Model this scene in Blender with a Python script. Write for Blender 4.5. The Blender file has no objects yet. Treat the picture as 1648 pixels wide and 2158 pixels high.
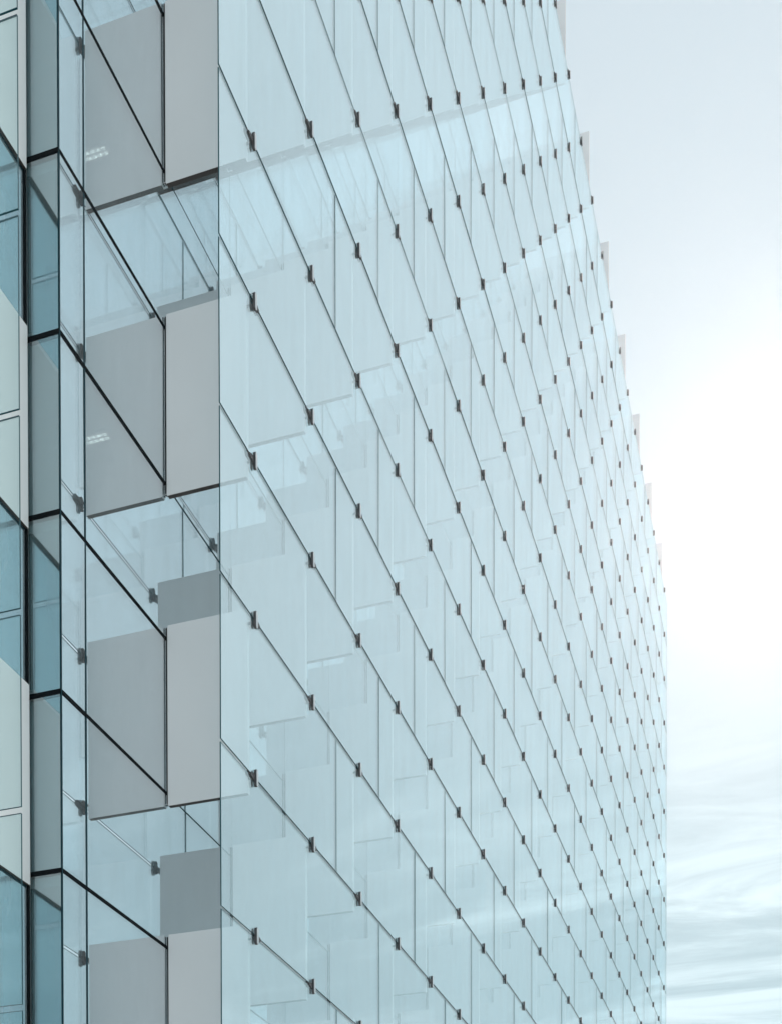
import bpy, bmesh, math, random
from mathutils import Vector, Matrix

random.seed(7)
H = 1.8                      # one row of the outer glass skin, metres
CAM_Z = 1.6
TH, PITCH, ROLL = 0.31392, -0.01415, 0.00138
A_OUT = 3.43861 * H          # outer face of the glass skin (distance left of the camera)
T0, W = 7.80201 * H, 0.99926 * H
H0 = 8.17393                 # line 0 stands this many rows above the camera
Y_IN = 4.067 * H             # inner glazing
Y_WING = 4.277 * H           # wing facade
X_CORNER = 6.553 * H
NCOL = 24
J_TOP, J_BOT = -11, 9

sc = bpy.context.scene
C = sc.collection


def line(j):
    """Height of joint line j of the skin."""
    return CAM_Z + (H0 - j) * H


def col(i):
    return T0 + i * W


# ------------------------------------------------------------------ materials
def new_mat(name):
    m = bpy.data.materials.new(name)
    m.use_nodes = True
    nt = m.node_tree
    nt.nodes.clear()
    out = nt.nodes.new('ShaderNodeOutputMaterial')
    return m, nt, out


def N(nt, t, **kw):
    n = nt.nodes.new(t)
    for k, v in kw.items():
        setattr(n, k, v)
    return n


def math_n(nt, op, a, b=None, clamp=False):
    n = N(nt, 'ShaderNodeMath', operation=op, use_clamp=clamp)
    for k, v in enumerate((a, b)):
        if v is None:
            continue
        if isinstance(v, (int, float)):
            n.inputs[k].default_value = v
        else:
            nt.links.new(v, n.inputs[k])
    return n.outputs[0]


def mat_solid(name, color, rough=0.5, metal=0.0, var=0.06, scale=3.0, bump=0.0, spec=0.5):
    m, nt, out = new_mat(name)
    b = N(nt, 'ShaderNodeBsdfPrincipled')
    b.inputs['Roughness'].default_value = rough
    b.inputs['Metallic'].default_value = metal
    b.inputs['Specular IOR Level'].default_value = spec
    tc = N(nt, 'ShaderNodeTexCoord')
    nz = N(nt, 'ShaderNodeTexNoise')
    nz.inputs['Scale'].default_value = scale
    nz.inputs['Detail'].default_value = 5
    nt.links.new(tc.outputs['Object'], nz.inputs['Vector'])
    mr = N(nt, 'ShaderNodeMapRange')
    mr.inputs['From Min'].default_value = 0.3
    mr.inputs['From Max'].default_value = 0.7
    mr.inputs['To Min'].default_value = 1 - var
    mr.inputs['To Max'].default_value = 1 + var
    nt.links.new(nz.outputs['Fac'], mr.inputs['Value'])
    hsv = N(nt, 'ShaderNodeHueSaturation')
    hsv.inputs['Color'].default_value = (*color, 1)
    nt.links.new(mr.outputs['Result'], hsv.inputs['Value'])
    nt.links.new(hsv.outputs['Color'], b.inputs['Base Color'])
    rr = N(nt, 'ShaderNodeMapRange')
    rr.inputs['To Min'].default_value = max(0.0, rough - 0.08)
    rr.inputs['To Max'].default_value = min(1.0, rough + 0.08)
    nt.links.new(nz.outputs['Fac'], rr.inputs['Value'])
    nt.links.new(rr.outputs['Result'], b.inputs['Roughness'])
    if bump:
        bp = N(nt, 'ShaderNodeBump')
        bp.inputs['Strength'].default_value = bump
        nt.links.new(nz.outputs['Fac'], bp.inputs['Height'])
        nt.links.new(bp.outputs['Normal'], b.inputs['Normal'])
    nt.links.new(b.outputs[0], out.inputs['Surface'])
    return m


def mat_glass(name, r0, power, trans, refl, dust_veil=0.0, dust_veil_col=(0.6, 0.65, 0.66)):
    """Flat architectural glass: Fresnel mix of clear transmission and mirror reflection."""
    m, nt, out = new_mat(name)
    g = N(nt, 'ShaderNodeNewGeometry')
    d = N(nt, 'ShaderNodeVectorMath', operation='DOT_PRODUCT')
    nt.links.new(g.outputs['Incoming'], d.inputs[0])
    nt.links.new(g.outputs['Normal'], d.inputs[1])
    c = math_n(nt, 'ABSOLUTE', d.outputs['Value'])
    inv = math_n(nt, 'SUBTRACT', 1.0, c, clamp=True)
    pw = math_n(nt, 'POWER', inv, power)
    k = math_n(nt, 'MULTIPLY', pw, 1 - r0)
    R = math_n(nt, 'ADD', k, r0, clamp=True)
    tr = N(nt, 'ShaderNodeBsdfTransparent')
    tr.inputs['Color'].default_value = (*trans, 1)
    gl = N(nt, 'ShaderNodeBsdfGlossy')
    gl.inputs['Roughness'].default_value = 0.0
    gl.inputs['Color'].default_value = (*refl, 1)
    oi = N(nt, 'ShaderNodeObjectInfo')
    vr = N(nt, 'ShaderNodeMapRange')
    vr.inputs['To Min'].default_value = 0.965
    vr.inputs['To Max'].default_value = 1.0
    nt.links.new(oi.outputs['Random'], vr.inputs['Value'])
    hv = N(nt, 'ShaderNodeHueSaturation')
    hv.inputs['Color'].default_value = (*refl, 1)
    nt.links.new(vr.outputs['Result'], hv.inputs['Value'])
    nt.links.new(hv.outputs['Color'], gl.inputs['Color'])
    mx = N(nt, 'ShaderNodeMixShader')
    nt.links.new(R, mx.inputs['Fac'])
    nt.links.new(tr.outputs[0], mx.inputs[1])
    nt.links.new(gl.outputs[0], mx.inputs[2])
    last = mx.outputs[0]
    if dust_veil:  # streaky dust film, also used to lift the glass brightness like veiling glare
        df = N(nt, 'ShaderNodeBsdfDiffuse')
        df.inputs['Color'].default_value = (*dust_veil_col, 1)
        tc = N(nt, 'ShaderNodeTexCoord')
        mp = N(nt, 'ShaderNodeMapping')
        mp.inputs['Scale'].default_value = (1.6, 1.0, 0.35)
        nz = N(nt, 'ShaderNodeTexNoise')
        nz.inputs['Scale'].default_value = 1.7
        nz.inputs['Detail'].default_value = 6
        nt.links.new(tc.outputs['Object'], mp.inputs['Vector'])
        nt.links.new(mp.outputs['Vector'], nz.inputs['Vector'])
        mr = N(nt, 'ShaderNodeMapRange')
        mr.inputs['From Min'].default_value = 0.3
        mr.inputs['From Max'].default_value = 0.75
        mr.inputs['To Min'].default_value = dust_veil * 0.6
        mr.inputs['To Max'].default_value = dust_veil * 1.4
        nt.links.new(nz.outputs['Fac'], mr.inputs['Value'])
        m2 = N(nt, 'ShaderNodeMixShader')
        nt.links.new(mr.outputs['Result'], m2.inputs['Fac'])
        nt.links.new(last, m2.inputs[1])
        nt.links.new(df.outputs[0], m2.inputs[2])
        last = m2.outputs[0]
    nt.links.new(last, out.inputs['Surface'])
    return m


def mat_emit(name, color, s):
    m, nt, out = new_mat(name)
    e = N(nt, 'ShaderNodeEmission')
    e.inputs['Color'].default_value = (*color, 1)
    e.inputs['Strength'].default_value = s
    nt.links.new(e.outputs[0], out.inputs['Surface'])
    return m


M_SKIN = mat_glass('skin_glass', 0.14, 4.0, (0.945, 0.99, 1.0), (0.90, 0.98, 1.0), 0.06, (0.70, 0.80, 0.82))
M_EDGE = mat_solid('glass_edge', (0.004, 0.060, 0.076), 0.3, 0.0, 0.1, spec=0.25)
M_IN = mat_glass('inner_glazing', 0.68, 3.0, (0.78, 0.88, 0.90), (0.95, 0.98, 1.0), 0.08, (0.70, 0.76, 0.78))
M_END = mat_glass('end_glazing', 0.34, 4.0, (0.74, 0.87, 0.89), (0.85, 0.96, 1.0), 0.07)
M_WING = mat_glass('wing_glazing', 0.62, 3.0, (0.50, 0.74, 0.80), (0.86, 0.96, 1.0), 0.28, (0.60, 0.74, 0.80))  # strong pale film put in to brighten the blue strips
M_BAFFLE = mat_glass('baffle_glass', 0.06, 5.0, (0.88, 0.95, 0.95), (0.85, 0.95, 1.0), 0.02)
M_FIN = mat_solid('fin_paint', (0.75, 0.738, 0.745), 0.45, 0.0, 0.025, 1.2)
M_FINEDGE = mat_solid('fin_edge', (0.045, 0.035, 0.033), 0.6)
M_BLACK = mat_solid('black_gasket', (0.004, 0.006, 0.008), 0.7, spec=0.08)
M_TEALBAR = mat_solid('dark_teal_joint', (0.004, 0.030, 0.040), 0.5, spec=0.15)
M_STEEL = mat_solid('clamp_steel', (0.55, 0.54, 0.54), 0.32, 0.9, 0.15, 12.0)
M_STEELDK = mat_solid('bracket_shade_steel', (0.075, 0.072, 0.075), 0.5, 0.3, 0.2, 12.0, spec=0.25)  # dark brackets, and the clamp plates' shaded sides put into the colour
M_WHITE = mat_solid('spandrel_white', (0.80, 0.785, 0.78), 0.35, 0.0, 0.02, 1.5)
M_CONC = mat_solid('slab_concrete', (0.55, 0.57, 0.57), 0.8, 0.0, 0.08, 1.0)
M_CORE = mat_solid('core_grey', (0.62, 0.65, 0.66), 0.8, 0.0, 0.08, 0.6)
M_BACKING = mat_solid('backing_pale', (0.70, 0.78, 0.80), 0.7, 0.0, 0.04, 1.0)  # pale backing panels, added to brighten the glass in front
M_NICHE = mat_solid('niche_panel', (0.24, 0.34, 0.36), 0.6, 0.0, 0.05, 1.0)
M_LAMP = mat_emit('lamp_glow', (1.0, 0.93, 0.83), 5.5)
M_LAMPBODY = mat_solid('lamp_body', (0.6, 0.6, 0.6), 0.5)
M_GROUND = mat_solid('paving', (0.52, 0.51, 0.49), 0.85, 0.0, 0.12, 0.15, 0.1)
M_ROOF = mat_solid('roof_grey', (0.4, 0.4, 0.4), 0.8)


# ------------------------------------------------------------------ mesh helpers
def box(bm, x0, x1, y0, y1, z0, z1, mi=0, side=None):
    """Axis box; side maps a face direction ('-x','+x','-y','+y','-z','+z') to a material index."""
    v = [bm.verts.new(p) for p in ((x0, y0, z0), (x1, y0, z0), (x1, y1, z0), (x0, y1, z0),
                                   (x0, y0, z1), (x1, y0, z1), (x1, y1, z1), (x0, y1, z1))]
    F = {'-z': (3, 2, 1, 0), '+z': (4, 5, 6, 7), '-y': (0, 1, 5, 4), '+x': (1, 2, 6, 5), '+y': (2, 3, 7, 6), '-x': (3, 0, 4, 7)}
    fs = []
    for k, idx in F.items():
        f = bm.faces.new([v[i] for i in idx])
        f.material_index = (side or {}).get(k, mi)
        fs.append(f)
    return fs


def pill(bm, cx, y0, y1, cz, wx, hz, r, mi=0, seg=4, dz=0.0):
    """Rounded upright plate in the XZ plane, between y0 and y1."""
    pts = []
    for (sx, sz, a0) in ((1, 1, 0), (-1, 1, 90), (-1, -1, 180), (1, -1, 270)):
        for k in range(seg + 1):
            a = math.radians(a0 + 90 * k / seg)
            pts.append((cx + sx * (wx / 2 - r) + r * math.cos(a), cz + sz * (hz / 2 - r) + r * math.sin(a)))
    a = [bm.verts.new((x, y0, z)) for x, z in pts]
    b = [bm.verts.new((x, y1, z)) for x, z in pts]
    n = len(pts)
    f = bm.faces.new(a); f.material_index = mi
    f = bm.faces.new(b[::-1]); f.material_index = mi
    for k in range(n):
        f = bm.faces.new((a[k], b[k], b[(k + 1) % n], a[(k + 1) % n]))
        f.material_index = mi


def rod(bm, p, q, r, mi=0, seg=8):
    p, q = Vector(p), Vector(q)
    d = (q - p).normalized()
    u = d.orthogonal().normalized()
    w = d.cross(u)
    a, b = [], []
    for k in range(seg):
        t = 2 * math.pi * k / seg
        o = u * (r * math.cos(t)) + w * (r * math.sin(t))
        a.append(bm.verts.new(p + o)); b.append(bm.verts.new(q + o))
    for f in (bm.faces.new(a[::-1]), bm.faces.new(b)):
        f.material_index = mi
    for k in range(seg):
        f = bm.faces.new((a[k], a[(k + 1) % seg], b[(k + 1) % seg], b[k]))
        f.material_index = mi


def mesh_from(name, bm, mats, bevel=0.0):
    if bevel:
        bmesh.ops.bevel(bm, geom=list(bm.edges), offset=bevel, segments=1, affect='EDGES', clamp_overlap=True)
    bmesh.ops.recalc_face_normals(bm, faces=bm.faces)
    me = bpy.data.meshes.new(name)
    bm.to_mesh(me)
    bm.free()
    for m in mats:
        me.materials.append(m)
    return me


def obj(name, me, parent=None, loc=(0, 0, 0)):
    o = bpy.data.objects.new(name, me)
    C.objects.link(o)
    if parent is not None:
        o.parent = parent
    o.location = loc
    return o


def empty(name, loc, label, cat, group=None):
    o = bpy.data.objects.new(name, None)
    C.objects.link(o)
    o.location = loc
    o['label'] = label
    o['category'] = cat
    if group:
        o['group'] = group
    return o


# ------------------------------------------------------------------ camera
def rot_cam():
    cp, sp, cr, sr = math.cos(PITCH), math.sin(PITCH), math.cos(ROLL), math.sin(ROLL)
    Rx = Matrix(((1, 0, 0), (0, cp, -sp), (0, sp, cp)))
    Rz = Matrix(((cr, -sr, 0), (sr, cr, 0), (0, 0, 1)))
    return Rz @ Rx


R3 = rot_cam()
right = Vector((math.sin(TH), -math.cos(TH), 0))
up = Vector((0, 0, 1))
fwd = Vector((math.cos(TH), math.sin(TH), 0))


def to_world(r):
    return right * r[0] + up * r[1] + fwd * r[2]


cam_r, cam_u, cam_f = (to_world(R3[k]) for k in range(3))
F_PX = 2790.0
cd = bpy.data.cameras.new('camera')
cam = bpy.data.objects.new('camera', cd)
C.objects.link(cam)
mw = Matrix((cam_r, cam_u, -cam_f)).transposed().to_4x4()
mw.translation = Vector((0, 0, CAM_Z))
cam.matrix_world = mw
cd.sensor_fit = 'HORIZONTAL'
cd.sensor_width = 36
cd.lens = 36 * F_PX / 1648
cd.shift_y = (3062.875 - 1079) / 1648
cd.clip_start = 0.1
cd.clip_end = 20000
sc.camera = cam


def pix(p):
    v = Vector(p) - Vector((0, 0, CAM_Z))
    z = v.dot(cam_f)
    return 824 + F_PX * v.dot(cam_r) / z, 3062.875 - F_PX * v.dot(cam_u) / z, z


def in_view(p0, p1):
    """Rough size on the picture of an upright rectangle, 0 when outside the frame."""
    a, b = pix(p0), pix(p1)
    x0, x1 = sorted((a[0], b[0])); y0, y1 = sorted((a[1], b[1]))
    w = max(0, min(x1, 1648) - max(x0, 0)); h = max(0, min(y1, 2158) - max(y0, 0))
    return w * h


# ------------------------------------------------------------------ tower
BASE = Vector((X_CORNER, Y_IN, 0))
tower = empty('glass_tower', BASE,
              'tall tower wrapped in an outer skin of staggered frameless glass panels held by steel clamps', 'building')


def part(name, me, loc=(0, 0, 0), parent=None):
    """A part of the tower whose mesh is written in world coordinates around loc."""
    return obj(name, me, parent or tower, Vector(loc) - (BASE if parent is None else Vector((0, 0, 0))))


X_END = col(NCOL - 1) + 0.5 * W
GLASS_T = 0.0145
GAP_Z, GAP_X = 0.036, 0.018

# --- outer skin: 2-column panels in running bond
panes = []
for r in range(J_TOP, J_BOT):
    first = 1.5 if r % 2 else 2.5
    xs = [7.309 * H] + [col(s) for s in [first + 2 * k for k in range(14)] if s < NCOL - 0.6] + [X_END]
    for a, b in zip(xs[:-1], xs[1:]):
        z0, z1 = line(r + 1), line(r)
        x0 = a + (GAP_X / 2 if a > 7.4 * H else 0)
        x1 = b - (GAP_X / 2 if b < X_END else 0)
        panes.append((in_view((x0, A_OUT, z0), (x1, A_OUT, z1)), x0, x1, z0 + GAP_Z / 2, z1 - GAP_Z / 2))
panes.sort(key=lambda t: -t[0])
SIDE = {'-x': 1, '+x': 1, '-z': 1, '+z': 1}
pane_mesh = {}
rest = bmesh.new()
for n, (s, x0, x1, z0, z1) in enumerate(panes):
    if n < 100 and s > 0:
        key = (round(x1 - x0, 3), round(z1 - z0, 3))
        if key not in pane_mesh:
            bm = bmesh.new()
            box(bm, 0, x1 - x0, 0, GLASS_T, 0, z1 - z0, 0, SIDE)
            pane_mesh[key] = mesh_from('skin_panel', bm, [M_SKIN, M_EDGE])
        o = part('glass_panel', pane_mesh[key], (x0, A_OUT, z0))
        o.rotation_euler = (math.radians(random.uniform(-0.10, 0.10)), 0, math.radians(random.uniform(-0.05, 0.05)))
    else:
        box(rest, x0, x1, A_OUT, A_OUT + GLASS_T, z0, z1, 0, SIDE)
o = part('glass_panel', mesh_from('skin_panels_beyond', rest, [M_SKIN, M_EDGE]))
o.location = -BASE
o['kind'] = 'stuff'

# --- fins in the cavity, each with its clamps
FIN_T = 0.066
Y_FIN = 3.487 * H
FIN_LO, FIN_HI = -0.084 * H, H + 0.082 * H


def fin_bm(bm, x, z):
    """Fin with its lower joint line at height z, front face at x."""
    box(bm, x, x + FIN_T, Y_FIN, Y_IN - 0.028, z + FIN_LO, z + FIN_HI, 0, {'-z': 1})
    box(bm, x + 0.004, x + FIN_T - 0.012, Y_IN - 0.028, Y_IN - 0.004, z + FIN_LO + 0.02, z + FIN_HI - 0.02, 2)


def clamp_bm(bm, x, z, s):
    """Stainless clamp over the joint; s = -1 for a fin foot, +1 for a fin head."""
    pill(bm, x, A_OUT - 0.030, A_OUT - 0.003, z, 0.054, 0.195, 0.026, 1)  # plate body in dark steel: the shade on its sides is coloured in
    pill(bm, x + 0.004, A_OUT - 0.036, A_OUT - 0.030, z, 0.046, 0.185, 0.022, 0)
    pill(bm, x, A_OUT + GLASS_T + 0.004, A_OUT + GLASS_T + 0.02, z, 0.06, 0.17, 0.028, 1)
    xa, xb = sorted((x, x + s * 0.16))
    box(bm, xa, xb, A_OUT + 0.002, A_OUT + GLASS_T + 0.03, z - 0.021, z + 0.021, 1)
    e = x + s * 0.135
    ya, yb = A_OUT - 0.014, A_OUT - 0.002
    w0, w1 = (0.045, 0.014)
    P = [(x, z - w0), (e, z - w1 - 0.004), (e, z + w1 - 0.004), (x, z + w0)]
    lo = [bm.verts.new((px, ya, pz)) for px, pz in P]
    hi = [bm.verts.new((px, yb, pz)) for px, pz in P]
    for f in (bm.faces.new(lo), bm.faces.new(hi[::-1])):
        f.material_index = 1
    for k in range(4):
        bm.faces.new((lo[k], hi[k], hi[(k + 1) % 4], lo[(k + 1) % 4])).material_index = 1
    rod(bm, (x + 0.01, A_OUT + GLASS_T + 0.02, z - s * 0.015), (x + 0.02, Y_FIN + 0.03, z - s * 0.02), 0.014, 1)


fins = []
for i in range(NCOL):
    for jb in range(J_TOP, J_BOT + 1):
        if (jb - i) % 2:
            continue
        z = line(jb)
        fins.append((in_view((col(i), Y_FIN, z + FIN_LO), (col(i), Y_IN, z + FIN_HI)), i, jb))
fins.sort(key=lambda t: -t[0])
bm = bmesh.new(); fin_bm(bm, 0, 0)
me_fin = mesh_from('fin', bm, [M_FIN, M_FINEDGE, M_BLACK], 0.004)
me_clamp = {}
for s in (-1, 1):
    bm = bmesh.new(); clamp_bm(bm, 0, 0, s)
    me_clamp[s] = mesh_from('clamp', bm, [M_STEEL, M_STEELDK])
restf = bmesh.new()
restc = bmesh.new()
for n, (s, i, jb) in enumerate(fins):
    x, z = col(i), line(jb)
    if n < 100 and s > 0:
        f = part('fin_panel', me_fin, (x, 0, z))
        obj('clamp', me_clamp[-1], f, (0.005, 0, 0))
        if jb > J_TOP:
            obj('clamp', me_clamp[1], f, (0.005, 0, H))
    else:
        fin_bm(restf, x, z)
        clamp_bm(restc, x + 0.005, z, -1)
        if jb > J_TOP:
            clamp_bm(restc, x + 0.005, z + H, 1)
fr = part('fin_panel', mesh_from('fins_beyond', restf, [M_FIN, M_FINEDGE, M_BLACK]))
fr.location = -BASE
fr['kind'] = 'stuff'
cr_ = part('clamp', mesh_from('clamps_beyond', restc, [M_STEEL, M_STEELDK]))
cr_.location = -BASE
cr_['kind'] = 'stuff'

# --- inner glazing: panes between the joints, black transoms near the corner, slim teal ones behind the skin
INJ_TOP, INJ_BOT = J_TOP - 1, J_BOT
inx = [X_CORNER + 0.012, 6.816 * H] + [col(i) + FIN_T / 2 for i in range(1, NCOL)] + [X_END]
ip = []
for r in range(INJ_TOP, INJ_BOT):
    for a, b in zip(inx[:-1], inx[1:]):
        z0, z1 = line(r + 1) + 0.012, line(r) - 0.012
        ip.append((in_view((a, Y_IN, z0), (b, Y_IN, z1)), a + 0.007, b - 0.007, z0, z1))
ip.sort(key=lambda t: -t[0])
resti = bmesh.new()
pane_mesh = {}
for n, (s, x0, x1, z0, z1) in enumerate(ip):
    if n < 95 and s > 0:
        key = round(x1 - x0, 3)
        if key not in pane_mesh:
            bm = bmesh.new()
            box(bm, 0, x1 - x0, 0, 0.024, 0, z1 - z0, 0, SIDE)
            pane_mesh[key] = mesh_from('inner_pane', bm, [M_IN, M_EDGE])
        o = part('window', pane_mesh[key], (x0, Y_IN, z0))
        o.rotation_euler = (math.radians(random.uniform(-0.10, 0.10)), 0, math.radians(random.uniform(-0.13, 0.02)))
    else:
        box(resti, x0, x1, Y_IN, Y_IN + 0.024, z0, z1, 0, SIDE)
o = part('window', mesh_from('inner_panes_beyond', resti, [M_IN, M_EDGE]))
o.location = -BASE
o['kind'] = 'stuff'

for j in range(INJ_TOP, INJ_BOT + 1):
    z = line(j)
    bm = bmesh.new()
    xm = col(0) + 0.01
    box(bm, X_CORNER + 0.016, xm, -0.008, 0.05, -0.0195, 0.0195, 0)
    box(bm, xm, X_END, 0.004, 0.05, -0.014, 0.014, 1)
    o = part('transom', mesh_from('transom', bm, [M_BLACK, M_TEALBAR]), (0, Y_IN, z))
for k, x in enumerate(inx):
    bm = bmesh.new()
    if k == 0:
        box(bm, X_CORNER - 0.003, X_CORNER + 0.014, -0.004, 0.012, line(INJ_BOT), line(INJ_TOP), 0)
    elif k == 1:
        box(bm, x - 0.011, x + 0.011, -0.006, 0.04, line(INJ_BOT), line(INJ_TOP), 0)
    elif k < len(inx) - 1:
        box(bm, x - 0.0065, x + 0.0065, 0.006, 0.04, line(INJ_BOT), line(INJ_TOP), 0)
    else:
        continue
    part('mullion', mesh_from('mullion', bm, [M_TEALBAR]), (0, Y_IN, 0))

# --- end return of the inner glazing (faces the camera)
for r in range(INJ_TOP, INJ_BOT):
    bm = bmesh.new()
    z0, z1 = line(r + 1) + 0.021, line(r) - 0.021
    box(bm, 0, 0.024, 0.014, Y_WING - Y_IN - 0.012, 0, z1 - z0, 0, {'-y': 1, '+y': 1, '-z': 1, '+z': 1})
    part('end_window', mesh_from('end_pane', bm, [M_END, M_EDGE]), (X_CORNER, Y_IN, z0))
    bm = bmesh.new()
    box(bm, -0.008, 0.05, 0.0, Y_WING - Y_IN - 0.004, -0.023, 0.023, 0)
    part('end_transom', mesh_from('end_transom', bm, [M_BLACK]), (X_CORNER, Y_IN, line(r + 1)))

# --- box behind the end return: soffits and the wall that carries on from the wing
for k in range(-6, 5):
    hz = CAM_Z + (H0 - 3 - 2 * k - 0.07) * H
    if hz < 1:
        continue
    bm = bmesh.new()
    box(bm, X_CORNER + 0.06, 7.2 * H, Y_IN + 0.06, Y_WING + 0.1, hz, hz + 0.10, 0)
    part('soffit', mesh_from('soffit', bm, [M_CONC]), -Vector((0, 0, 0))).location = -BASE
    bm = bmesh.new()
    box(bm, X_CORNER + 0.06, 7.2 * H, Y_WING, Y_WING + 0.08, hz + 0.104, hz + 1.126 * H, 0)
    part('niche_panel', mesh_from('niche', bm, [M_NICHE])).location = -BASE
    bm = bmesh.new()
    box(bm, X_CORNER + 0.06, 7.2 * H, Y_WING + 0.02, Y_WING + 0.04, hz + 1.126 * H + 0.004, hz + 2 * H - 0.004, 0)
    part('pale_backing', mesh_from('pale_backing', bm, [M_BACKING])).location = -BASE  # pale panel added to lighten the window band

# --- floors, core, far end and roof
Y_BACK = 16 * H
for k in range(-6, 5):
    hz = CAM_Z + (H0 - 3 - 2 * k - 0.07) * H
    if hz < 1:
        continue
    bm = bmesh.new()
    box(bm, 7.25 * H, X_END - 0.1, Y_IN + 0.12, Y_BACK - 0.2, hz + 0.02, hz + 0.42, 0)
    part('floor_slab', mesh_from('slab', bm, [M_CONC])).location = -BASE
bm = bmesh.new()
box(bm, 9 * H, X_END - 2, 8.4 * H, 12 * H, 0, line(J_TOP - 1), 0)
part('core', mesh_from('core', bm, [M_CORE])).location = -BASE
bm = bmesh.new()
box(bm, X_END - 0.06, X_END, Y_IN + 0.06, Y_BACK, 0, line(J_TOP - 1), 0)
box(bm, 7.25 * H, X_END - 0.06, Y_BACK - 0.1, Y_BACK, 0, line(J_TOP - 1), 0)
part('wall', mesh_from('far_walls', bm, [M_WHITE])).location = -BASE
bm = bmesh.new()
box(bm, X_CORNER + 0.1, X_END - 0.07, Y_IN + 0.1, Y_BACK - 0.12, line(J_TOP - 1) - 0.4, line(J_TOP - 1) - 0.05, 0)
part('roof', mesh_from('roof', bm, [M_ROOF])).location = -BASE

# --- louvred ceiling lights just inside the glazing
bm = bmesh.new()
box(bm, -0.075, 0.075, -0.24, 0.24, 0.0, 0.05, 1)
for c in range(2):
    for k in range(6):
        y = -0.20 + k * 0.08
        x = -0.034 + c * 0.068
        box(bm, x - 0.016, x + 0.016, y - 0.020, y + 0.020, -0.012, -0.002, 0)
me_lamp = mesh_from('louvre_light', bm, [M_LAMP, M_LAMPBODY])
for k in range(-6, 5):
    hz = CAM_Z + (H0 - 3 - 2 * k - 0.07) * H
    if hz < 12:
        continue
    for q in range(1):
        part('ceiling_light', me_lamp, ((8.40 + 1.42 * q) * H, 4.95 * H, hz - 0.06 + 0.02))

# ------------------------------------------------------------------ wing at the left
WB = Vector((2.0 * H, Y_WING, 0))
wing = empty('glass_wing', WB, 'narrow slice of a wing with white bands and blue glass strips, beside the tower', 'building')
X_W0, X_W1 = 1.0 * H, 6.531 * H


def wpart(name, me, loc=(0, 0, 0)):
    return obj(name, me, wing, Vector(loc) - WB)


for k in range(-6, 5):
    zb = CAM_Z + (H0 - 3 - 2 * k - 0.070) * H
    zt = zb + 1.126 * H
    if zt < 0.5:
        continue
    zb = max(zb, 0.02)
    bm = bmesh.new()
    box(bm, X_W0, X_W1, -0.035, 0.10, zb, zt, 0, {'-z': 1})
    wpart('spandrel_panel', mesh_from('spandrel', bm, [M_WHITE, M_FINEDGE], 0.004), (0, Y_WING, 0))
    z0, z1 = zt + 0.02, zb + 2 * H - 0.03
    bm = bmesh.new()
    box(bm, X_W0, X_W1 - 0.018, 0.004, 0.026, z0, z1, 0, SIDE)
    w = wpart('window', mesh_from('wing_window', bm, [M_WING, M_EDGE]), (0, Y_WING, 0))
    bm = bmesh.new()
    box(bm, X_W0, X_W1 - 0.016, 0.0, 0.06, zt + 0.002, zt + 0.018, 0)
    box(bm, X_W0, X_W1 - 0.016, 0.0, 0.06, z1 + 0.002, z1 + 0.026, 0)
    box(bm, X_W1 - 0.014, X_W1 + 0.010, -0.020, 0.03, zt + 0.002, z1 + 0.026, 1)
    bl = bmesh.new()
    box(bl, X_W0, X_W1 - 0.12, 0.115, 0.12, z0, z1, 0)
    obj('pale_backing', mesh_from('wing_backing', bl, [M_BACKING]), w, (0, 0, 0))  # pale panel added behind the wing glass to lift its brightness
    obj('frame', mesh_from('wing_frame', bm, [M_TEALBAR, M_BLACK]), w, (0, 0, 0))
    bm = bmesh.new()
    box(bm, X_W0, X_W1 - 0.1, 0.16, 8 * H, zb + 0.06, zb + 0.4, 0)
    wpart('floor_slab', mesh_from('wing_slab', bm, [M_CONC]), (0, Y_WING, 0))
bm = bmesh.new()
box(bm, X_W0, X_W1 - 0.1, 3.0, 3.2, 0, line(J_TOP - 1), 0)
wpart('wall', mesh_from('wing_wall', bm, [M_NICHE]), (0, Y_WING, 0))
# glass blades standing out from the wing
for j in range(-6, 9):
    bm = bmesh.new()
    box(bm, 0, 0.019, 0, Y_WING - 0.05 - 3.872 * H, line(j + 1) + 0.03, line(j) - 0.03, 0, {'-y': 1, '+y': 1, '-z': 1, '+z': 1})
    wpart('glass_blade', mesh_from('blade', bm, [M_BAFFLE, M_EDGE]), (5.857 * H, 3.872 * H, 0))

# ------------------------------------------------------------------ ground
bm = bmesh.new()
s = 6000
vs = [bm.verts.new(p) for p in ((-s, -s, 0), (s, -s, 0), (s, s, 0), (-s, s, 0))]
bm.faces.new(vs)
g = obj('ground', mesh_from('ground', bm, [M_GROUND]))
g['kind'] = 'structure'
g['label'] = 'pale stone paving around the tower'

# ------------------------------------------------------------------ haze volume, added to imitate glare towards the sun
HAZE = 0.00014
hm, hnt, hout = new_mat('glare_haze')
pv = N(hnt, 'ShaderNodeVolumePrincipled')
pv.inputs['Color'].default_value = (1.0, 0.955, 0.985, 1)
pv.inputs['Density'].default_value = HAZE
pv.inputs['Anisotropy'].default_value = 0.87
hnt.links.new(pv.outputs[0], hout.inputs['Volume'])
try:
    hm.cycles.homogeneous_volume = True
    hm.cycles.volume_sampling = 'MULTIPLE_IMPORTANCE'
except Exception:
    pass
bm = bmesh.new()
box(bm, -6050, 6050, -6050, 6050, -1.0, line(J_TOP - 1) + 1.5, 0)
hz_o = obj('haze', mesh_from('haze', bm, [hm]))
hz_o['kind'] = 'stuff'
hz_o['label'] = 'thin haze added to imitate glare towards the sun'

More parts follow.
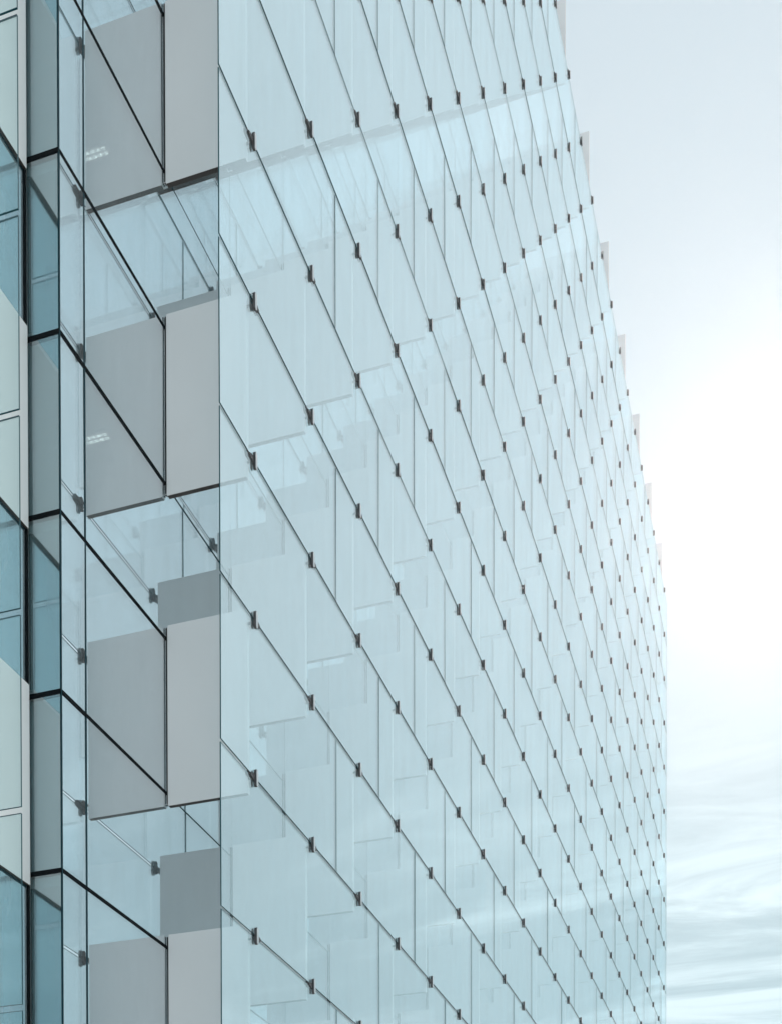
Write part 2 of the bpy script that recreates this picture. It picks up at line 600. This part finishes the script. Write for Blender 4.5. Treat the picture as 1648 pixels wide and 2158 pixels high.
# ------------------------------------------------------------------ sky and sun
SUN_DIR = Vector((1.05217, 0.03004, 0.70146)).normalized()
elev = math.asin(SUN_DIR.z)
az = math.atan2(SUN_DIR.y, SUN_DIR.x)
w = bpy.data.worlds.new('World')
sc.world = w
w.use_nodes = True
nt = w.node_tree
nt.nodes.clear()
out = N(nt, 'ShaderNodeOutputWorld')
bg = N(nt, 'ShaderNodeBackground')
nt.links.new(bg.outputs[0], out.inputs['Surface'])
sky = N(nt, 'ShaderNodeTexSky')
sky.sky_type = 'NISHITA'
sky.sun_disc = False
sky.sun_elevation = elev
sky.sun_rotation = math.pi / 2 - az
sky.dust_density = 2.0
sky.air_density = 1.0
sky.ozone_density = 1.5
SKY_S = 0.003
ss = N(nt, 'ShaderNodeVectorMath', operation='SCALE')
ss.inputs['Scale'].default_value = SKY_S
nt.links.new(sky.outputs[0], ss.inputs[0])
tc = N(nt, 'ShaderNodeTexCoord')
nrm = N(nt, 'ShaderNodeVectorMath', operation='NORMALIZE')
nt.links.new(tc.outputs['Generated'], nrm.inputs[0])
sep = N(nt, 'ShaderNodeSeparateXYZ')
nt.links.new(nrm.outputs['Vector'], sep.inputs[0])
dot = N(nt, 'ShaderNodeVectorMath', operation='DOT_PRODUCT')
nt.links.new(nrm.outputs['Vector'], dot.inputs[0])
dot.inputs[1].default_value = SUN_DIR
cl = math_n(nt, 'MINIMUM', dot.outputs['Value'], 1.0)
ang = math_n(nt, 'ARCCOSINE', cl)


def lobe(width_deg, amp):
    e = math_n(nt, 'MULTIPLY', ang, -1.0 / math.radians(width_deg))
    e = math_n(nt, 'EXPONENT', e)
    return math_n(nt, 'MULTIPLY', e, amp)


glow = math_n(nt, 'ADD', lobe(1.25, 0.7), lobe(5.0, 0.05))
# thin high cloud: streaks on a plane overhead
zz = math_n(nt, 'MAXIMUM', math_n(nt, 'ADD', sep.outputs['Z'], 0.06), 0.05)
px = math_n(nt, 'DIVIDE', sep.outputs['X'], zz)
py = math_n(nt, 'DIVIDE', sep.outputs['Y'], zz)
comb = N(nt, 'ShaderNodeCombineXYZ')
nt.links.new(px, comb.inputs[0])
nt.links.new(py, comb.inputs[1])
mp = N(nt, 'ShaderNodeMapping')
mp0 = N(nt, 'ShaderNodeMapping')
mp0.inputs['Rotation'].default_value = (0, 0, math.radians(-10))
mp.inputs['Scale'].default_value = (3.2, 0.95, 1)
mp.inputs['Location'].default_value = (3.1, 1.7, 0)
nt.links.new(comb.outputs[0], mp0.inputs['Vector'])
nt.links.new(mp0.outputs['Vector'], mp.inputs['Vector'])
nz = N(nt, 'ShaderNodeTexNoise')
nz.inputs['Scale'].default_value = 1.1
nz.inputs['Detail'].default_value = 7
nz.inputs['Roughness'].default_value = 0.62
nz.inputs['Distortion'].default_value = 0.87
nt.links.new(mp.outputs['Vector'], nz.inputs['Vector'])
cr = N(nt, 'ShaderNodeMapRange', interpolation_type='SMOOTHSTEP')
cr.inputs['From Min'].default_value = 0.46
cr.inputs['From Max'].default_value = 0.70
nt.links.new(nz.outputs['Fac'], cr.inputs['Value'])
low = N(nt, 'ShaderNodeMapRange', interpolation_type='SMOOTHSTEP')
low.inputs['From Min'].default_value = 0.50
low.inputs['From Max'].default_value = 0.34
low.inputs['To Min'].default_value = 0.08
low.inputs['To Max'].default_value = 1.0
nt.links.new(sep.outputs['Z'], low.inputs['Value'])
cloud = math_n(nt, 'MULTIPLY', cr.outputs['Result'], low.outputs['Result'])
cloud_fillv = math_n(nt, 'MULTIPLY', cloud, 0.28)
veil = N(nt, 'ShaderNodeVectorMath', operation='ADD')
veil.inputs[0].default_value = (0.60, 0.705, 0.755)
ramp = N(nt, 'ShaderNodeMapRange', interpolation_type='SMOOTHSTEP')
ramp.inputs['From Min'].default_value = 0.28
ramp.inputs['From Max'].default_value = 0.60
ramp.inputs['To Min'].default_value = 0.0
ramp.inputs['To Max'].default_value = 1.0
nt.links.new(sep.outputs['Z'], ramp.inputs['Value'])
vb = N(nt, 'ShaderNodeMix', data_type='VECTOR')
vb.inputs['A'].default_value = (0.40, 0.57, 0.635)
vb.inputs['B'].default_value = (0.575, 0.685, 0.750)
nt.links.new(ramp.outputs['Result'], vb.inputs['Factor'])
nt.links.new(vb.outputs['Result'], veil.inputs[0])
nt.links.new(ss.outputs['Vector'], veil.inputs[1])
gv = N(nt, 'ShaderNodeVectorMath', operation='SCALE')
gv.inputs[0].default_value = (1.0, 0.955, 0.965)
nt.links.new(glow, gv.inputs['Scale'])
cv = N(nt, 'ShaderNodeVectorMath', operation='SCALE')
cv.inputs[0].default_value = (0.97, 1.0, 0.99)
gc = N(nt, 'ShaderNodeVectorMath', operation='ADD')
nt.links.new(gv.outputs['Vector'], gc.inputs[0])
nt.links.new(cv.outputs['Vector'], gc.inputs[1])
# unseen fill added to the sky behind the camera, to brighten the fins
back_fill = N(nt, 'ShaderNodeMapRange', interpolation_type='SMOOTHSTEP')
back_fill.inputs['From Min'].default_value = 0.25
back_fill.inputs['From Max'].default_value = -0.75
nt.links.new(dot.outputs['Value'], back_fill.inputs['Value'])
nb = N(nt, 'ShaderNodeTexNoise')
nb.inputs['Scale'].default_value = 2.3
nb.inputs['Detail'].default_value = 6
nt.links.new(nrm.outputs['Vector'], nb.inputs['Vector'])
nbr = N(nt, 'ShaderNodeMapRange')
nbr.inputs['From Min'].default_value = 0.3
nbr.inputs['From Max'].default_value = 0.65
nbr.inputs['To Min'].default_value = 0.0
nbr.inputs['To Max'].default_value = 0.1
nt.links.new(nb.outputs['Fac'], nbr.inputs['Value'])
back_fillv = math_n(nt, 'MULTIPLY', back_fill.outputs['Result'], nbr.outputs['Result'])
cloud_fillv = math_n(nt, 'ADD', cloud_fillv, back_fillv)
# added fill in the unseen sky to the right, so the glass mirrors brighter
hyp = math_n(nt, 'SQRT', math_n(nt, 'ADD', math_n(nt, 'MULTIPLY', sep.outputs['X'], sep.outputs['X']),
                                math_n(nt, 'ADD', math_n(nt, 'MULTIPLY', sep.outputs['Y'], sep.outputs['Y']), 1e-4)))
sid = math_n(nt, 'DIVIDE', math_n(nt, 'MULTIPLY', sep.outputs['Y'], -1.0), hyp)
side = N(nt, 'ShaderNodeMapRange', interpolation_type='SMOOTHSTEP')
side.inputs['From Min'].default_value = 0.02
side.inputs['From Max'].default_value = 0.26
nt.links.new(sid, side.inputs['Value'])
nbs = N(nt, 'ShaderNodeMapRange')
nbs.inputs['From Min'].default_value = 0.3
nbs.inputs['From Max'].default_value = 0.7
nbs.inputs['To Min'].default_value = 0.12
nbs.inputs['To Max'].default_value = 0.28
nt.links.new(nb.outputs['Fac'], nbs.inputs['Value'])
cloud_fillv = math_n(nt, 'ADD', cloud_fillv, math_n(nt, 'MULTIPLY', side.outputs['Result'], nbs.outputs['Result']))
nt.links.new(cloud_fillv, cv.inputs['Scale'])
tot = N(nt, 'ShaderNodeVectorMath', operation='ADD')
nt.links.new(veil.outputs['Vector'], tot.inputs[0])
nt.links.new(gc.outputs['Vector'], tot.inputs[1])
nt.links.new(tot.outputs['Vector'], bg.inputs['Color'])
bg.inputs['Strength'].default_value = 1.0

sd = bpy.data.lights.new('sun', 'SUN')
sd.energy = 5.0
sd.angle = math.radians(0.5)
sd.color = (1.0, 0.95, 0.88)
so = bpy.data.objects.new('sun', sd)
C.objects.link(so)
so.rotation_euler = (-SUN_DIR).to_track_quat('-Z', 'Y').to_euler()
so.location = (0, 0, 60)

# ------------------------------------------------------------------ render settings
sc.view_settings.view_transform = 'Standard'
sc.view_settings.look = 'None'
sc.view_settings.exposure = 0.05
sc.view_settings.gamma = 1.0
sc.render.engine = 'CYCLES'
cy = sc.cycles
cy.max_bounces = 14
cy.diffuse_bounces = 3
cy.glossy_bounces = 8
cy.transmission_bounces = 4
cy.transparent_max_bounces = 40
cy.sample_clamp_indirect = 6.0
cy.caustics_reflective = True
cy.caustics_refractive = False
cy.use_denoising = True
try:
    cy.denoiser = 'OPENIMAGEDENOISE'
except Exception:
    pass
